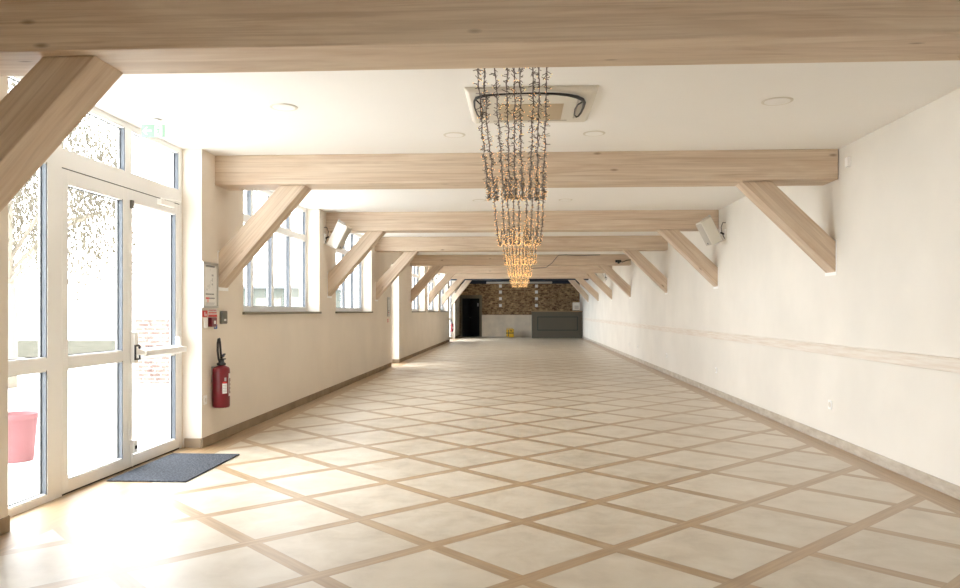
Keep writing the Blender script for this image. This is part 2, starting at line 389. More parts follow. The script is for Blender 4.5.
def window(name, y0, y1, z0, z1, zt, lites, sill=True, fwid=0.055):
    wroot = struct(empty(name, (0, 0, 0)))
    f = MB(); frame_ring(f, y0, y1, z0, z1, fwid, 0.06, 0.05, M['pvc'])
    n = lites; W = (y1 - y0 - 2 * fwid)
    if zt: f.box(GX - 0.07, GX, y0 + fwid, y1 - fwid, zt, zt + 0.085, M['pvc'])
    edges = [y0 + fwid + W * i / n for i in range(n + 1)]
    zs = [(z0 + 0.06, zt if zt else z1 - 0.05)] + ([(zt + 0.085, z1 - 0.05)] if zt else [])
    for e in edges[1:-1]:
        for za, zb in zs: f.box(GX - 0.07, GX, e - 0.035, e + 0.035, za, zb, M['pvc'])
    f.build('window_frame', wroot)
    for i in range(n):
        a = edges[i] + (0.035 if i else 0); b = edges[i + 1] - (0.035 if i < n - 1 else 0)
        for za, zb in zs: pane(wroot, a, b, za, zb)
    if sill:
        MB().box(GX - 0.02, XL + 0.03, y0 - 0.03, y1 + 0.03, z0 - 0.03, z0, M['doorframe']).build('window_sill', wroot, bevel=0.003)
    return wroot
for i, k in enumerate(('w1', 'w2', 'w3', 'w4', 'w5', 'w_added')):  # last in the list is the added window behind the camera
    y0, y1, z0, z1 = OPEN[k]
    window('window_%d' % (i + 1), y0, y1, z0, z1, 2.44, 4)

# side light next to the entrance with its top light
wr = struct(empty('window_7', (0, 0, 0)))
f = MB()
f.box(GX - 0.07, GX, 4.47, 4.60, 0, ZC, M['pvc']); f.box(GX - 0.07, GX, 5.17, 5.335, 0, 2.40, M['pvc'])
f.box(GX - 0.07, GX, 4.60, 5.17, 0, 0.05, M['pvc']); f.box(GX - 0.07, GX, 4.60, 5.17, 0.93, 1.015, M['pvc'])
f.box(GX - 0.07, GX, 4.60, 5.17, 2.40, 2.53, M['pvc']); f.box(GX - 0.07, GX, 4.60, 5.335, 2.905, ZC, M['pvc'])
f.box(GX - 0.07, GX, 5.17, 5.335, 2.40, 2.905, M['pvc'])
f.build('window_frame', wr)
for za, zb in ((0.05, 0.93), (1.015, 2.40), (2.53, 2.905)): pane(wr, 4.60, 5.17, za, zb)

# entrance double door with top lights
def entrance(name, y0, y1, ym, detailed):
    dr = struct(empty(name, (0, 0, 0)))
    f = MB(); za, zb = 2.40, 2.53
    f.box(GX - 0.07, GX, y0, y1, za, zb, M['pvc']); f.box(GX - 0.07, GX, y0, y1, 2.905, ZC, M['pvc'])
    f.box(GX - 0.07, GX, ym - 0.04, ym + 0.06, zb, 2.905, M['pvc'])
    f.box(GX - 0.07, GX, y1 - 0.045, y1, 0, za, M['pvc']); f.box(GX - 0.07, GX, y1 - 0.06, y1, zb, 2.905, M['pvc'])
    if not detailed: f.box(GX - 0.07, GX, y0, y0 + 0.05, 0, za, M['pvc'])
    f.build('door_frame', dr)
    pane(dr, y0, ym - 0.04, zb, 2.905); pane(dr, ym + 0.06, y1 - 0.06, zb, 2.905)
    MB().box(GX - 0.06, GX - 0.004, y0, y1 - 0.045, 0, 0.012, M['gasket']).box(GX - 0.06, GX - 0.004, y0, y1 - 0.045, 2.392, 2.40, M['gasket']).build('door_gasket', dr)
    out = []
    a0 = y0 if detailed else y0 + 0.05
    for (a, b) in ((a0 + 0.004, ym - 0.002), (ym + 0.002, y1 - 0.049)):
        lf = MB(); frame_ring(lf, a, b, 0.012, 2.392, 0.072, 0.09, 0.10, M['pvc'])
        lf.box(GX - 0.07, GX, a + 0.072, b - 0.072, 0.93, 1.01, M['pvc'])
        lo = lf.build('door_leaf', dr, bevel=0.003); out.append(lo)
        pane(lo, a + 0.072, b - 0.072, 0.102, 0.93); pane(lo, a + 0.072, b - 0.072, 1.01, 2.292)
    return dr, out
dr, (leafa, leafb) = entrance('door_1', 5.335, 7.29, 6.265, True)
# panic bar, lever, bolt, closer
pb = MB()
pb.box(GX, GX + 0.045, 6.30, 6.355, 0.90, 1.17, M['white']); pb.box(GX, GX + 0.045, 7.145, 7.195, 0.94, 1.10, M['white'])
pb.prism([(GX + 0.045, 6.315, 1.03), (GX + 0.10, 6.40, 1.00), (GX + 0.10, 6.40, 0.955), (GX + 0.045, 6.315, 0.975)], (0, 0.03, 0), M['white'])
pb.box(GX + 0.065, GX + 0.10, 6.385, 7.19, 0.955, 1.01, M['white']); pb.box(GX + 0.03, GX + 0.09, 7.15, 7.19, 0.965, 1.01, M['white'])
pb.build('panic_bar', leafb, bevel=0.008)
lv = MB()
lv.box(GX + 0.045, GX + 0.055, 6.285, 6.30, 0.93, 1.06, M['black']); lv.box(GX + 0.045, GX + 0.055, 6.36, 6.375, 0.93, 1.05, M['black'])
lv.box(GX + 0.045, GX + 0.055, 6.30, 6.36, 1.045, 1.06, M['black']); lv.box(GX + 0.045, GX + 0.055, 6.30, 6.36, 0.93, 0.943, M['black'])
lv.build('lever', leafb)
fb = MB().box(GX, GX + 0.035, 6.30, 6.36, 0.13, 0.24, M['white']).box(GX + 0.035, GX + 0.045, 6.315, 6.345, 0.165, 0.195, M['black'])
fb.tube([(GX + 0.02, 6.30, 0.02), (GX + 0.02, 6.30, 0.14)], 0.009, M['white'])
fb.build('floor_bolt', leafb, bevel=0.004)
MB().box(GX, GX + 0.04, 6.78, 7.05, 2.335, 2.385, M['white']).tube([(GX + 0.03, 6.80, 2.39), (GX + 0.08, 7.02, 2.405), (GX + 0.02, 7.22, 2.42)], 0.008, M['white']).build('door_closer', dr, bevel=0.004)
MB().box(GX, GX + 0.02, 6.295, 6.33, 2.23, 2.30, M['switch']).build('hinge', leafb)
entrance('door_3', OPEN['door_c'][0], OPEN['door_c'][1], 35.7, False)
# narrow glazed door further down
d4 = struct(empty('door_4', (0, 0, 0))); f = MB()
frame_ring(f, 18.26, 19.50, 0, 2.5, 0.09, 0.1, 0.1, M['pvc']); f.box(GX - 0.07, GX, 18.35, 19.41, 0.93, 1.01, M['pvc']); f.build('door_frame', d4)
pane(d4, 18.35, 19.41, 0.1, 0.93); pane(d4, 18.35, 19.41, 1.01, 2.4)

# ------------------------------------------------------------------ beams and braces
BY = [3.65, 7.62, 12.1, 16.2, 21.5, 25.8, 30.2, 34.6]
names = ['nearest pale timber beam, cut off by the top edge of the view',
         'second pale timber beam, carrying the widest braces in full view',
         'third timber beam, behind the two near wall speakers',
         'fourth timber beam counted from the viewer, just past the near speakers',
         'fifth timber beam, in browner shade, with a small black fitting at its right end',
         'sixth timber beam, just in front of the two far wall speakers',
         'seventh timber beam, last pale one before the navy ceiling',
         'navy painted last beam on pale wooden braces, nearest the brick wall']
def brace(parent, y, left, zt, hu=0.645, hl=0.923, th=0.245):
    if left: pts = [(XL, 1.593), (XL, 1.957), (XL + hu, zt), (XL + hl, zt)]
    else: pts = [(XR, 1.738), (XR, 2.042), (XR - 0.627, zt), (XR - 0.923, zt)]
    ang = math.atan2(-(pts[3][1] - pts[0][1]), pts[3][0] - pts[0][0])
    o0 = Vector((pts[0][0], y + 0.08, pts[0][1]))
    R = Matrix.Rotation(ang, 4, 'Y'); Ri = R.inverted()
    P3 = [Ri @ (Vector((x, y + 0.08, z)) - o0) for x, z in pts]
    b = MB().prism(P3, (0, th, 0), M['beam'])
    o = b.build('brace', parent, o0, bevel=0.006, rot=(0, ang, 0))
    x = pts[0][0]; s = 1 if left else -1
    MB().box(min(x, x + s*0.004), max(x, x + s*0.004), y + 0.06, y + 0.345, pts[0][1] - 0.03, pts[1][1] + 0.02, M['white']).build('wall_plate', parent)
for i, y in enumerate(BY):
    e = thing(empty('ceiling_beam', (0, y, ZC)), names[i], 'beam', 'timber beams across the hall'); e.location = (0, 0, 0)
    last = i == 7
    z0 = 2.77 if last else BB
    T = 0.39 if i == 0 else 0.37
    MB().box(-3.16, 3.14, -T/2, T/2, -(ZC - z0)/2, (ZC - z0)/2, M['beam_dark'] if last else M['beam']).build('beam', e, (0, y + T/2, (ZC + z0)/2), bevel=0.007)
    brace(e, y, True, z0, *((0.70, 0.975, 0.285) if i == 0 else ())); brace(e, y, False, z0)

# ------------------------------------------------------------------ ceiling fittings
def downlight(x, y, r, label):
    prof = [(r, 0), (r, -0.006), (r - 0.006, -0.012), (r - 0.018, -0.012)]
    e = thing(empty('ceiling_light', (x, y, ZC)), label, 'ceiling light', 'round ceiling lights')
    b = MB().lathe([(r - 0.02, -0.001), (r, -0.001), (r, -0.004), (r - 0.004, -0.006), (r - 0.02, -0.005)], (0, 0, 0), M['whitem'], 36)
    b.build('trim_ring', e); MB().lathe([(r - 0.021, -0.004), (r - 0.021, -0.007)], (0, 0, 0), M['white'], 36).build('diffuser', e)
downlight(-1.845, 5.83, 0.108, 'round white ceiling light left of the air conditioner, nearest the glazed door')
downlight(1.96, 5.86, 0.115, 'round white ceiling light at right, nearest the plain right wall')
downlight(-0.59, 6.83, 0.10, 'small round ceiling light just behind and left of the air conditioner')
downlight(0.67, 6.84, 0.10, 'small round ceiling light just behind and right of the air conditioner')
downlight(-0.58, 10.9, 0.10, 'round ceiling light left of the garlands, between second and third beams')
downlight(0.66, 10.9, 0.10, 'round ceiling light right of the garlands, between second and third beams')

ac = thing(empty('air_conditioner', (0.085, 5.86, ZC)), 'square white ceiling air conditioner cassette with tan intake grille', 'air conditioner')
hs = 0.485
p = MB()
pts_o = [(-hs, -hs), (hs, -hs), (hs, hs), (-hs, hs)]
bmv = p.bm
lo = [bmv.verts.new((x * 0.93, y * 0.93, -0.032)) for x, y in pts_o]; up = [bmv.verts.new((x, y, -0.001)) for x, y in pts_o]
fs = [bmv.faces.new(lo), bmv.faces.new(up[::-1])] + [bmv.faces.new((lo[i], lo[(i+1)%4], up[(i+1)%4], up[i])) for i in range(4)]
p._fin(fs, M['whitem']); p.build('panel', ac, bevel=0.008)
g = MB().box(-0.25, 0.25, -0.13, 0.33, -0.037, -0.0325, M['tan'])
for k in range(17): g.box(-0.245, 0.245, -0.125 + k * 0.0275, -0.119 + k * 0.0275, -0.04, -0.037, M['tan'])
g.build('intake_grille', ac)
for (a, b, c, dd) in ((-0.3, 0.3, 0.36, 0.375), (-0.3, 0.3, -0.375, -0.36), (0.345, 0.36, -0.3, 0.3), (-0.36, -0.345, -0.3, 0.3)):
    MB().box(a, b, c, dd, -0.036, -0.0322, M['grille']).build('louvre', ac)
# cable looped under the cassette
def unproj(px, py, h):
    dd = 755 * h / (311 - py); R = (px - 480) / 755 * dd; a = math.radians(2.995)
    return (R * math.cos(a) - dd * math.sin(a), R * math.sin(a) + dd * math.cos(a), H + h)
loop = [(481, 119.5), (477, 114), (474.5, 107), (474.3, 101), (476.5, 98), (484, 95.8), (495, 94.7), (510, 93.8), (525, 93.4), (540, 93.3), (555, 93.8),
        (568, 95), (577, 97), (582.5, 99.5), (584.3, 102.5), (583.4, 107), (581, 112.5), (578.3, 116.2), (576, 117), (574.3, 114.5), (575, 109), (578, 104.5), (582, 102)]
cb = MB().tube([unproj(x, y, 1.548) for x, y in loop], lambda t: 0.006 + 0.008 * math.exp(-((t - 0.58) / 0.13) ** 2) + 0.006 * math.exp(-((t - 0.2) / 0.06) ** 2), M['black'], 8)
cb.tube([unproj(x, y, 1.552) for x, y in ((476, 100), (480, 104), (483, 110), (482.5, 117), (480, 119.5))], 0.005, M['black'], 6)
thing(cb.build('cable_loop'), 'black cable bent into a wide loop under the ceiling air conditioner', 'cable')

# exit sign
a = math.radians(2.995)
ex = thing(empty('exit_sign', (-3.055, 6.15, 0)), 'green and white running man exit sign hung above the glazed doors', 'sign')
MB().box(-0.095, 0.10, -0.006, 0.006, 2.80, 2.905, M['green']).build('sign_panel', ex)
s = MB(); yy = -0.0075
s.prism([(-0.085, yy, 2.853), (-0.055, yy, 2.885), (-0.042, yy, 2.885), (-0.062, yy, 2.86), (-0.008, yy, 2.86), (-0.008, yy, 2.846), (-0.062, yy, 2.846), (-0.042, yy, 2.82), (-0.055, yy, 2.82)], (0, 0.001, 0), M['white'])
s.box(0.018, 0.082, yy, yy + 0.001, 2.805, 2.90, M['white'])
s.build('arrow_and_door', ex)
m_ = MB(); yy = -0.009
def stroke(x0, z0, x1, z1, wd):
    dx, dz = x1 - x0, z1 - z0; L = math.hypot(dx, dz); nx, nz = -dz / L * wd / 2, dx / L * wd / 2
    m_.prism([(x0 + nx, yy, z0 + nz), (x1 + nx, yy, z1 + nz), (x1 - nx, yy, z1 - nz), (x0 - nx, yy, z0 - nz)], (0, 0.001, 0), M['green'])
for q in ((0.05, 2.872, 0.048, 2.845, 0.013), (0.048, 2.845, 0.062, 2.83, 0.009), (0.062, 2.83, 0.058, 2.81, 0.008), (0.048, 2.845, 0.040, 2.828, 0.009), (0.040, 2.828, 0.028, 2.822, 0.008), (0.052, 2.868, 0.070, 2.858, 0.007), (0.050, 2.868, 0.032, 2.858, 0.007), (0.050, 2.879, 0.050, 2.890, 0.011)): stroke(*q)
m_.build('running_figure', ex)
MB().tube([(0.01, 0, 2.906), (0.01, 0, 2.93)], 0.006, M['white']).lathe([(0.06, 2.932), (0.055, 2.949)], (0.01, 0, 0), M['white'], 20).build('ceiling_mount', ex)

# ------------------------------------------------------------------ speakers
def speaker(x, y, z, side, label):
    s = 1 if side == 'right' else -1
    e = thing(empty('wall_speaker', (x, y, z)), label, 'speaker', 'wall speakers')
    tilt = math.radians(28)
    B = empty('tmp', (0, 0, 0)); bpy.data.objects.remove(B)
    # local: front faces -X*s ; trapezoid cabinet
    fx, bx, hh = -0.11, 0.085, 0.2
    mt = Matrix.Translation((-0.235 * s, -0.02, -0.01)) @ Matrix.Rotation(s * math.radians(7), 4, 'Z') @ Matrix.Rotation(-s * tilt, 4, 'Y') @ Matrix.Diagonal((s, 1, 1, 1))
    c = MB()
    c.prism([mt @ Vector(v) for v in ((fx, -0.12, -hh), (bx, -0.08, -hh), (bx, 0.08, -hh), (fx, 0.12, -hh))], (mt.to_3x3() @ Vector((0, 0, 2 * hh))), M['whitem'])
    c.build('cabinet', e, bevel=0.012)
    g = MB().box(fx - 0.008, fx - 0.0005, -0.105, 0.105, -hh + 0.02, hh - 0.02, M['grille'], mt); g.build('grille', e, bevel=0.003)
    MB().box(fx - 0.011, fx - 0.008, -0.02, 0.02, -hh + 0.035, -hh + 0.06, M['ink'], mt).build('badge', e)
    k = MB().box(bx + 0.012, bx + 0.022, -0.03, 0.03, -hh - 0.02, hh + 0.03, M['steel'], mt).box(-0.02, bx + 0.022, -0.03, 0.03, hh + 0.012, hh + 0.02, M['steel'], mt).box(-0.02, bx + 0.022, -0.03, 0.03, -hh - 0.02, -hh - 0.012, M['white'], mt)
    k.build('yoke', e)
    w_ = MB().box(min(0, -0.02*s), max(0, -0.02*s), -0.05, 0.05, -0.14, 0.02, M['white'])
    w_.tube([(-0.02 * s, 0, -0.05), (-0.075 * s, -0.01, -0.03)], 0.014, M['black']); w_.build('wall_bracket', e)
    MB().tube([(-0.005 * s, -0.03, 0.12), (-0.05 * s, -0.04, 0.12), (-0.075 * s, -0.04, 0.05), (-0.06 * s, -0.03, -0.03), (-0.025 * s, -0.04, -0.12), (-0.004 * s, -0.04, -0.13)], 0.006, M['black']).build('cable', e)
speaker(XR, 11.75, 2.58, 'right', 'white boxy loudspeaker tilted on the right wall below the third beam')
speaker(XL, 11.98, 2.57, 'left', 'white boxy loudspeaker tilted on the left wall beside the first window')
speaker(XR, 27.4, 2.60, 'right', 'small distant loudspeaker on the right wall between far braces')
speaker(XL, 27.9, 2.60, 'left', 'small distant loudspeaker on the left wall above far window')

# small black fitting
bf = MB().box(2.70, 2.86, 21.44, 21.499, 2.72, 2.79, M['black']).tube([(2.78, 21.45, 2.75), (2.90, 21.45, 2.73), (3.02, 21.46, 2.78), (3.13, 21.46, 2.79)], 0.012, M['black']).tube([(2.78, 21.44, 2.75), (2.78, 21.38, 2.70)], 0.03, M['black'], 10)
thing(bf.build('junction_box', bevel=0.004), 'small black cable fitting at the right end of the fifth beam', 'fitting')

# ------------------------------------------------------------------ garlands
def garland(name, x0, xm, x1, ya, yb, ze, zm, step, big, pb=0.3):
    mb = MB(); n = 44
    def P(t):
        z = ze + (zm - ze) * (1 - (2 * t - 1) ** 2)
        x = (x0 + (xm - x0) * 2 * t) if t < 0.5 else (xm + (x1 - xm) * (2 * t - 1))
        return Vector((x, ya + (yb - ya) * t, z))
    wob = [Vector((random.uniform(-1, 1), random.uniform(-1, 1), random.uniform(-1, 1))) * 0.006 for _ in range(n + 1)]
    pts = [P(i / n) + wob[i] for i in range(n + 1)]
    mb.tube(pts, 0.0020 if big else 0.0028, M['wire'], 4, smooth=False)
    mb.tube([p + Vector((0.006 * math.sin(i * 2.1), 0, 0.006 * math.cos(i * 2.1))) for i, p in enumerate(pts)], 0.0018, M['wireg'], 3, smooth=False)
    L = 0
    for i in range(n):
        seg = (pts[i + 1] - pts[i]).length; k = max(1, int(seg / step))
        for j in range(k):
            p = pts[i].lerp(pts[i + 1], (j + random.random()) / k)
            an = random.uniform(0, 2 * PI); le = random.uniform(0.010, 0.033) if big else random.uniform(0.012, 0.026)
            dv = Vector((math.cos(an), random.uniform(-0.4, 0.4), math.sin(an) - 0.15)).normalized()
            q = p + dv * le; sx = dv.cross(Vector((0, 1, 0.2))).normalized(); sy = dv.cross(sx); th = 0.0022 if big else 0.003
            a = [mb.bm.verts.new(p + sx * th), mb.bm.verts.new(p - sx * th * .5 + sy * th), mb.bm.verts.new(p - sx * th * .5 - sy * th)]
            b = [mb.bm.verts.new(q + sx * th), mb.bm.verts.new(q - sx * th * .5 + sy * th), mb.bm.verts.new(q - sx * th * .5 - sy * th)]
            mb._fin([mb.bm.faces.new((a[u], a[(u+1) % 3], b[(u+1) % 3], b[u])) for u in range(3)], M['wire'] if random.random() < 0.5 else M['wireg'])
            if random.random() < pb:
                r = 0.0028 if big else 0.005
                c = q + dv * r
                tips = [mb.bm.verts.new(c + v * r) for v in (dv, -dv, sx, -sx, sy, -sy)]
                mb._fin([mb.bm.faces.new(f) for f in ((tips[0], tips[2], tips[4]), (tips[0], tips[4], tips[3]), (tips[0], tips[3], tips[5]), (tips[0], tips[5], tips[2]), (tips[1], tips[4], tips[2]), (tips[1], tips[3], tips[4]), (tips[1], tips[5], tips[3]), (tips[1], tips[2], tips[5]))], M['bulb'])
    return mb.build(name, fix=False)
def X_at(px, d): return (px - 480) / 755 * d * 0.99863 - d * 0.05225
top = [479, 484, 495, 507, 514, 519.5, 533, 539, 546]
low = [489, 495.5, 505, 510, 515, 522, 529.5, 536, 542.5]
mid = [499.5, 503.5, 508, 513, 518, 524, 529.5, 535, 540.5]
ORD = ['leftmost', 'second from left', 'third from left', 'fourth from left', 'middle', 'fourth from right', 'third from right', 'second from right', 'rightmost']
ends = [BY[0] + 0.40] + BY[1:7]
BAYN = ['nearest bay', 'second bay', 'third bay', 'fourth bay', 'fifth bay', 'sixth bay']
for b in range(6):
    ya = (BY[b] + (0.40 if b == 0 else 0.38)); yb = BY[b + 1] - 0.01
    for k in range(9):
        if b == 0:
            x0, xm, x1 = X_at(top[k], 4.15), X_at(low[k], 5.85), X_at(low[k] + 1.5, 7.6)
            o = garland('light_garland', x0, xm, x1, ya, yb, 2.69, 2.262, 0.010, True, 0.3)
        else:
            xx = -0.27 + 0.0675 * k + random.uniform(-0.012, 0.012); xs = random.uniform(-0.02, 0.02)
            o = garland('light_garland', xx, xx + xs + (0.02 * b / 5), xx, ya, yb, 2.69, 2.255 + random.uniform(-0.012, 0.012), (0.012, 0.012, 0.018, 0.022, 0.022)[b - 1], False, (0.28, 0.42, 0.7, 0.8, 0.8)[b - 1])
        if b < 4:
            lab = ('brown fairy light garland, %s of nine sagging in the %s' % (ORD[k], BAYN[b]))
            thing(o, lab, 'garland', 'fairy light garlands in the %s' % BAYN[b])
        else:
            thing(o, 'glowing fairy light garland sagging in the distant %s' % BAYN[b], 'garland', 'fairy light garlands in the distant %s' % BAYN[b])
# feed cable
fc = [(538.5, 268.3), (546, 267.5), (552, 263), (556, 258), (558.5, 255.2), (566, 254.8), (580, 255.6), (600, 255)]
pts = []
for (x, y) in fc:
    dd = 21.35; R = (x - 480) / 755 * dd; pts.append((R * 0.99863 - dd * 0.05225, 21.44, H + (311 - y) / 755 * dd))
pts[0] = (pts[0][0] - 0.25, 21.44, pts[0][2] - 0.0)
thing(MB().tube(pts, 0.012, M['wireg'], 6).build('feed_cable'), 'thin dark cable curving along the fifth beam right of the garlands', 'cable')

# ------------------------------------------------------------------ left wall items
fx_ = XL
# extinguisher
def extinguisher(x, y, z, s, label):
    e = thing(empty('fire_extinguisher', (x, y, z)), label, 'fire extinguisher')
    b = MB().lathe([(0.05, 0.0), (0.078, 0.004), (0.085, 0.02), (0.085, 0.355), (0.083, 0.395), (0.072, 0.413), (0.045, 0.424), (0.03, 0.43)], (0.09, 0, 0), M['red'], 32)
    c = b.build('cylinder', e)
    lb = MB(); 
    def patch(a0, a1, z0, z1, m, r=0.0862):
        n = 8; A = []
        for i in range(n + 1):
            t = math.radians(a0 + (a1 - a0) * i / n); A.append((lb.bm.verts.new((0.09 + r * math.cos(t), r * math.sin(t), z0)), lb.bm.verts.new((0.09 + r * math.cos(t), r * math.sin(t), z1))))
        lb._fin([lb.bm.faces.new((A[i][0], A[i+1][0], A[i+1][1], A[i][1])) for i in range(n)], m, True)
    patch(-62, -28, 0.15, 0.25, M['paper']); patch(-60, -30, 0.252, 0.268, M['signred'], 0.0866); patch(-48, -34, 0.275, 0.31, M['inkg'])
    patch(-14, 40, 0.12, 0.35, M['paper']); patch(-7, 34, 0.145, 0.30, M['red'], 0.0868)
    for k in range(5): patch(-60, -32, 0.165 + k * 0.016, 0.171 + k * 0.016, M['inkg'], 0.0868)
    for k in range(3): patch(2, 24, 0.17 + k * 0.04, 0.186 + k * 0.04, M['paper'], 0.0872)
    lb.build('label_sheet', c, fix=False)
    h = MB().lathe([(0.03, 0.43), (0.045, 0.433), (0.045, 0.452), (0.028, 0.462), (0.028, 0.49), (0.012, 0.50)], (0.09, 0, 0), M['black'], 20)
    h.box(0.075, 0.105, -0.02, 0.09, 0.485, 0.497, M['black']); h.prism([(0.078, 0.0, 0.50), (0.078, 0.085, 0.535), (0.078, 0.085, 0.548), (0.078, -0.01, 0.52)], (0.024, 0, 0), M['black'])
    h.build('valve_head', e, bevel=0.003)
    MB().box(0.08, 0.10, 0.02, 0.06, 0.515, 0.535, M['blue']).build('safety_tag', e)
    MB().tube([(0.09, -0.03, 0.455), (0.085, -0.058, 0.50), (0.08, -0.07, 0.58), (0.08, -0.068, 0.66), (0.08, -0.05, 0.70), (0.08, -0.028, 0.705), (0.08, -0.01, 0.66), (0.082, 0.0, 0.58), (0.085, 0.012, 0.50)], 0.011, M['black'], 10).build('hose', e)
    MB().box(0.0, 0.012, -0.035, 0.035, 0.26, 0.42, M['steel']).build('wall_hook', e)
    e.scale = (s, s, s)
extinguisher(fx_, 7.56, 0.365, 1.0, 'red fire extinguisher with black hose hung on left wall beside entrance')
extinguisher(GX + 0.002, 36.2, 0.36, 0.9, 'distant dark red extinguisher by the far left glazed door')

def notice(y0, y1, z0, z1, label, n=1):
    e = thing(empty('notice_frame', (fx_, (y0 + y1) / 2, 0)), label, 'notice')
    hw = (y1 - y0) / 2
    f = MB(); t = 0.022
    for (a, b, c, dd) in ((-hw, -hw + t, z0, z1), (hw - t, hw, z0, z1), (-hw + t, hw - t, z0, z0 + t), (-hw + t, hw - t, z1 - t, z1)): f.box(0.001, 0.022, a, b, c, dd, M['steel'])
    f.build('frame', e)
    b = MB(); b.box(0.002, 0.012, -hw + t, hw - t, z0 + t, z1 - t, M['paper'])
    def ik(a, bb, c, dd, m): b.box(0.012, 0.0128, -hw + a * 2 * hw, -hw + bb * 2 * hw, z0 + c * (z1 - z0), z0 + dd * (z1 - z0), m)
    ik(.22, .82, .89, .935, M['inkg'])
    for k in range(7): ik(.24 + k * .08, .28 + k * .08, .90, .925, M['ink'])
    ik(.48, .52, .83, .845, M['inkg'])
    for (a, bb, c, dd) in ((.60, .72, .70, .74), (.63, .66, .58, .66), (.60, .68, .50, .54), (.30, .42, .47, .48), (.42, .44, .42, .52), (.28, .31, .38, .42), (.55, .62, .60, .61), (.5, .51, .45, .6)): ik(a, bb, c, dd, M['inkg'])
    for k in range(8): ik(.22 + k * .07, .265 + k * .07, .285, .315, M['ink'])
    for k in range(3): ik(.22 + k * .08, .285 + k * .08, .19, .23, M['signred'])
    for k in range(5): ik(.46 + k * .07, .51 + k * .07, .195, .225, M['ink'])
    ik(.22, .82, .10, .112, M['inkg']); ik(.22, .76, .075, .085, M['inkg']); ik(.3, .4, .12, .18, M['pink'])
    b.build('sheet', e)
notice(7.28, 7.655, 1.382, 1.84, 'steel framed white notice with plan on left wall above the fire signs')
notice(17.75, 18.05, 1.22, 1.68, 'distant dark framed notice on left wall near the narrow glazed door')

def plate(name, y0, y1, z0, z1, m, th, label, cat, marks=(), bev=0.002, rt=0.0):
    e = thing(empty(name, (fx_, (y0 + y1) / 2, (z0 + z1) / 2)), label, cat)
    hy, hz = (y1 - y0) / 2, (z1 - z0) / 2
    MB().box(0.0005, th, -hy, hy, -hz, hz, m).build('plate', e, bevel=bev)
    if marks:
        k = MB()
        for (a, b, c, dd, mm) in marks: k.box(th, th + 0.001, -hy + a * 2 * hy, -hy + b * 2 * hy, -hz + c * 2 * hz, -hz + dd * 2 * hz, mm)
        k.build('markings', e)
    return e
plate('fire_sign', 7.305, 7.425, 1.29, 1.355, M['signred'], 0.004, 'small red sign with white symbol, lower left under the framed notice', 'sign', ((.35, .5, .2, .8, M['paper']), (.6, .75, .15, .5, M['paper'])))
plate('fire_sign', 7.44, 7.66, 1.29, 1.375, M['paper'], 0.004, 'white sign with red lettering directly under the framed notice', 'sign',
      tuple((.05 + .13 * i, .12 + .13 * i, .70, .88, M['signred']) for i in range(7)) + tuple((.05 + .115 * i, .13 + .115 * i, .40, .60, M['signred']) for i in range(8)) + ((.0, 1, .0, .28, M['signred']),))
cp = plate('call_point', 7.425, 7.555, 1.19, 1.285, M['red'], 0.045, 'red fire alarm call point with white square on left wall', 'call point', ((.45, .85, .3, .65, M['paper']),), 0.006)
plate('fire_sign', 7.585, 7.66, 1.215, 1.285, M['signred'], 0.004, 'narrow red sign above a small blue one, right of the call point', 'sign', ((.3, .7, .3, .7, M['paper']),))
plate('wall_sign', 7.59, 7.67, 1.165, 1.21, M['blue'], 0.004, 'small blue sign beside the call point, under a narrow red one', 'sign', ((.15, .35, .3, .8, M['paper']),))
plate('wall_box', 7.33, 7.40, 1.18, 1.28, M['white'], 0.02, 'small plain white box left of the red call point', 'wall box', (), 0.004)
plate('switch_box', 7.73, 7.88, 1.215, 1.35, M['switch'], 0.03, 'dark grey switch box with white button on left wall', 'switch', ((.35, .75, .22, .38, M['paper']),), 0.008)
plate('wall_socket', 7.33, 7.40, 0.42, 0.51, M['white'], 0.01, 'white wall socket low on left wall beside the extinguisher', 'socket', ((.3, .7, .3, .7, M['whitem']),))
plate('fire_sign', 17.78, 17.88, 1.08, 1.16, M['signred'], 0.004, 'distant small red sign under the far framed notice', 'sign', ((.3, .6, .3, .7, M['paper']),))
for i, (y, lab) in enumerate(((7.83, 'white wall socket low on right wall, nearest the viewer'), (12.27, 'white wall socket low on right wall, second from the viewer'), (16.35, 'distant white wall socket on right wall, third from the viewer'), (20.3, 'distant white wall socket on right wall, fourth from the viewer'), (21.9, 'faint white wall socket on right wall, farthest of all'))):
    e = thing(empty('wall_socket', (XR, y, 0.40)), lab, 'socket', 'sockets along the right wall')
    MB().box(-0.01, -0.0005, -0.042, 0.042, -0.045, 0.045, M['white']).build('plate', e, bevel=0.003)
    MB().lathe([(0.028, 0), (0.028, 0.003)], (0, 0, 0), M['whitem'], 20).build('inset', e, (-0.0135, 0, 0), rot=(0, PI / 2, 0))

thing(MB().box(XR - 0.03, XR, 7.36, 7.43, 2.73, 2.82, M['white']).build('wall_sensor', bevel=0.004), 'tiny white box on the right wall beside the end of the second beam', 'sensor')
# doormat
dm = MB().box(-3.265, -2.62, 5.81, 6.95, 0.001, 0.012, M['mat'])
thing(dm.build('doormat', bevel=0.003), 'dark grey rectangular doormat lying inside the glazed double doors', 'doormat')

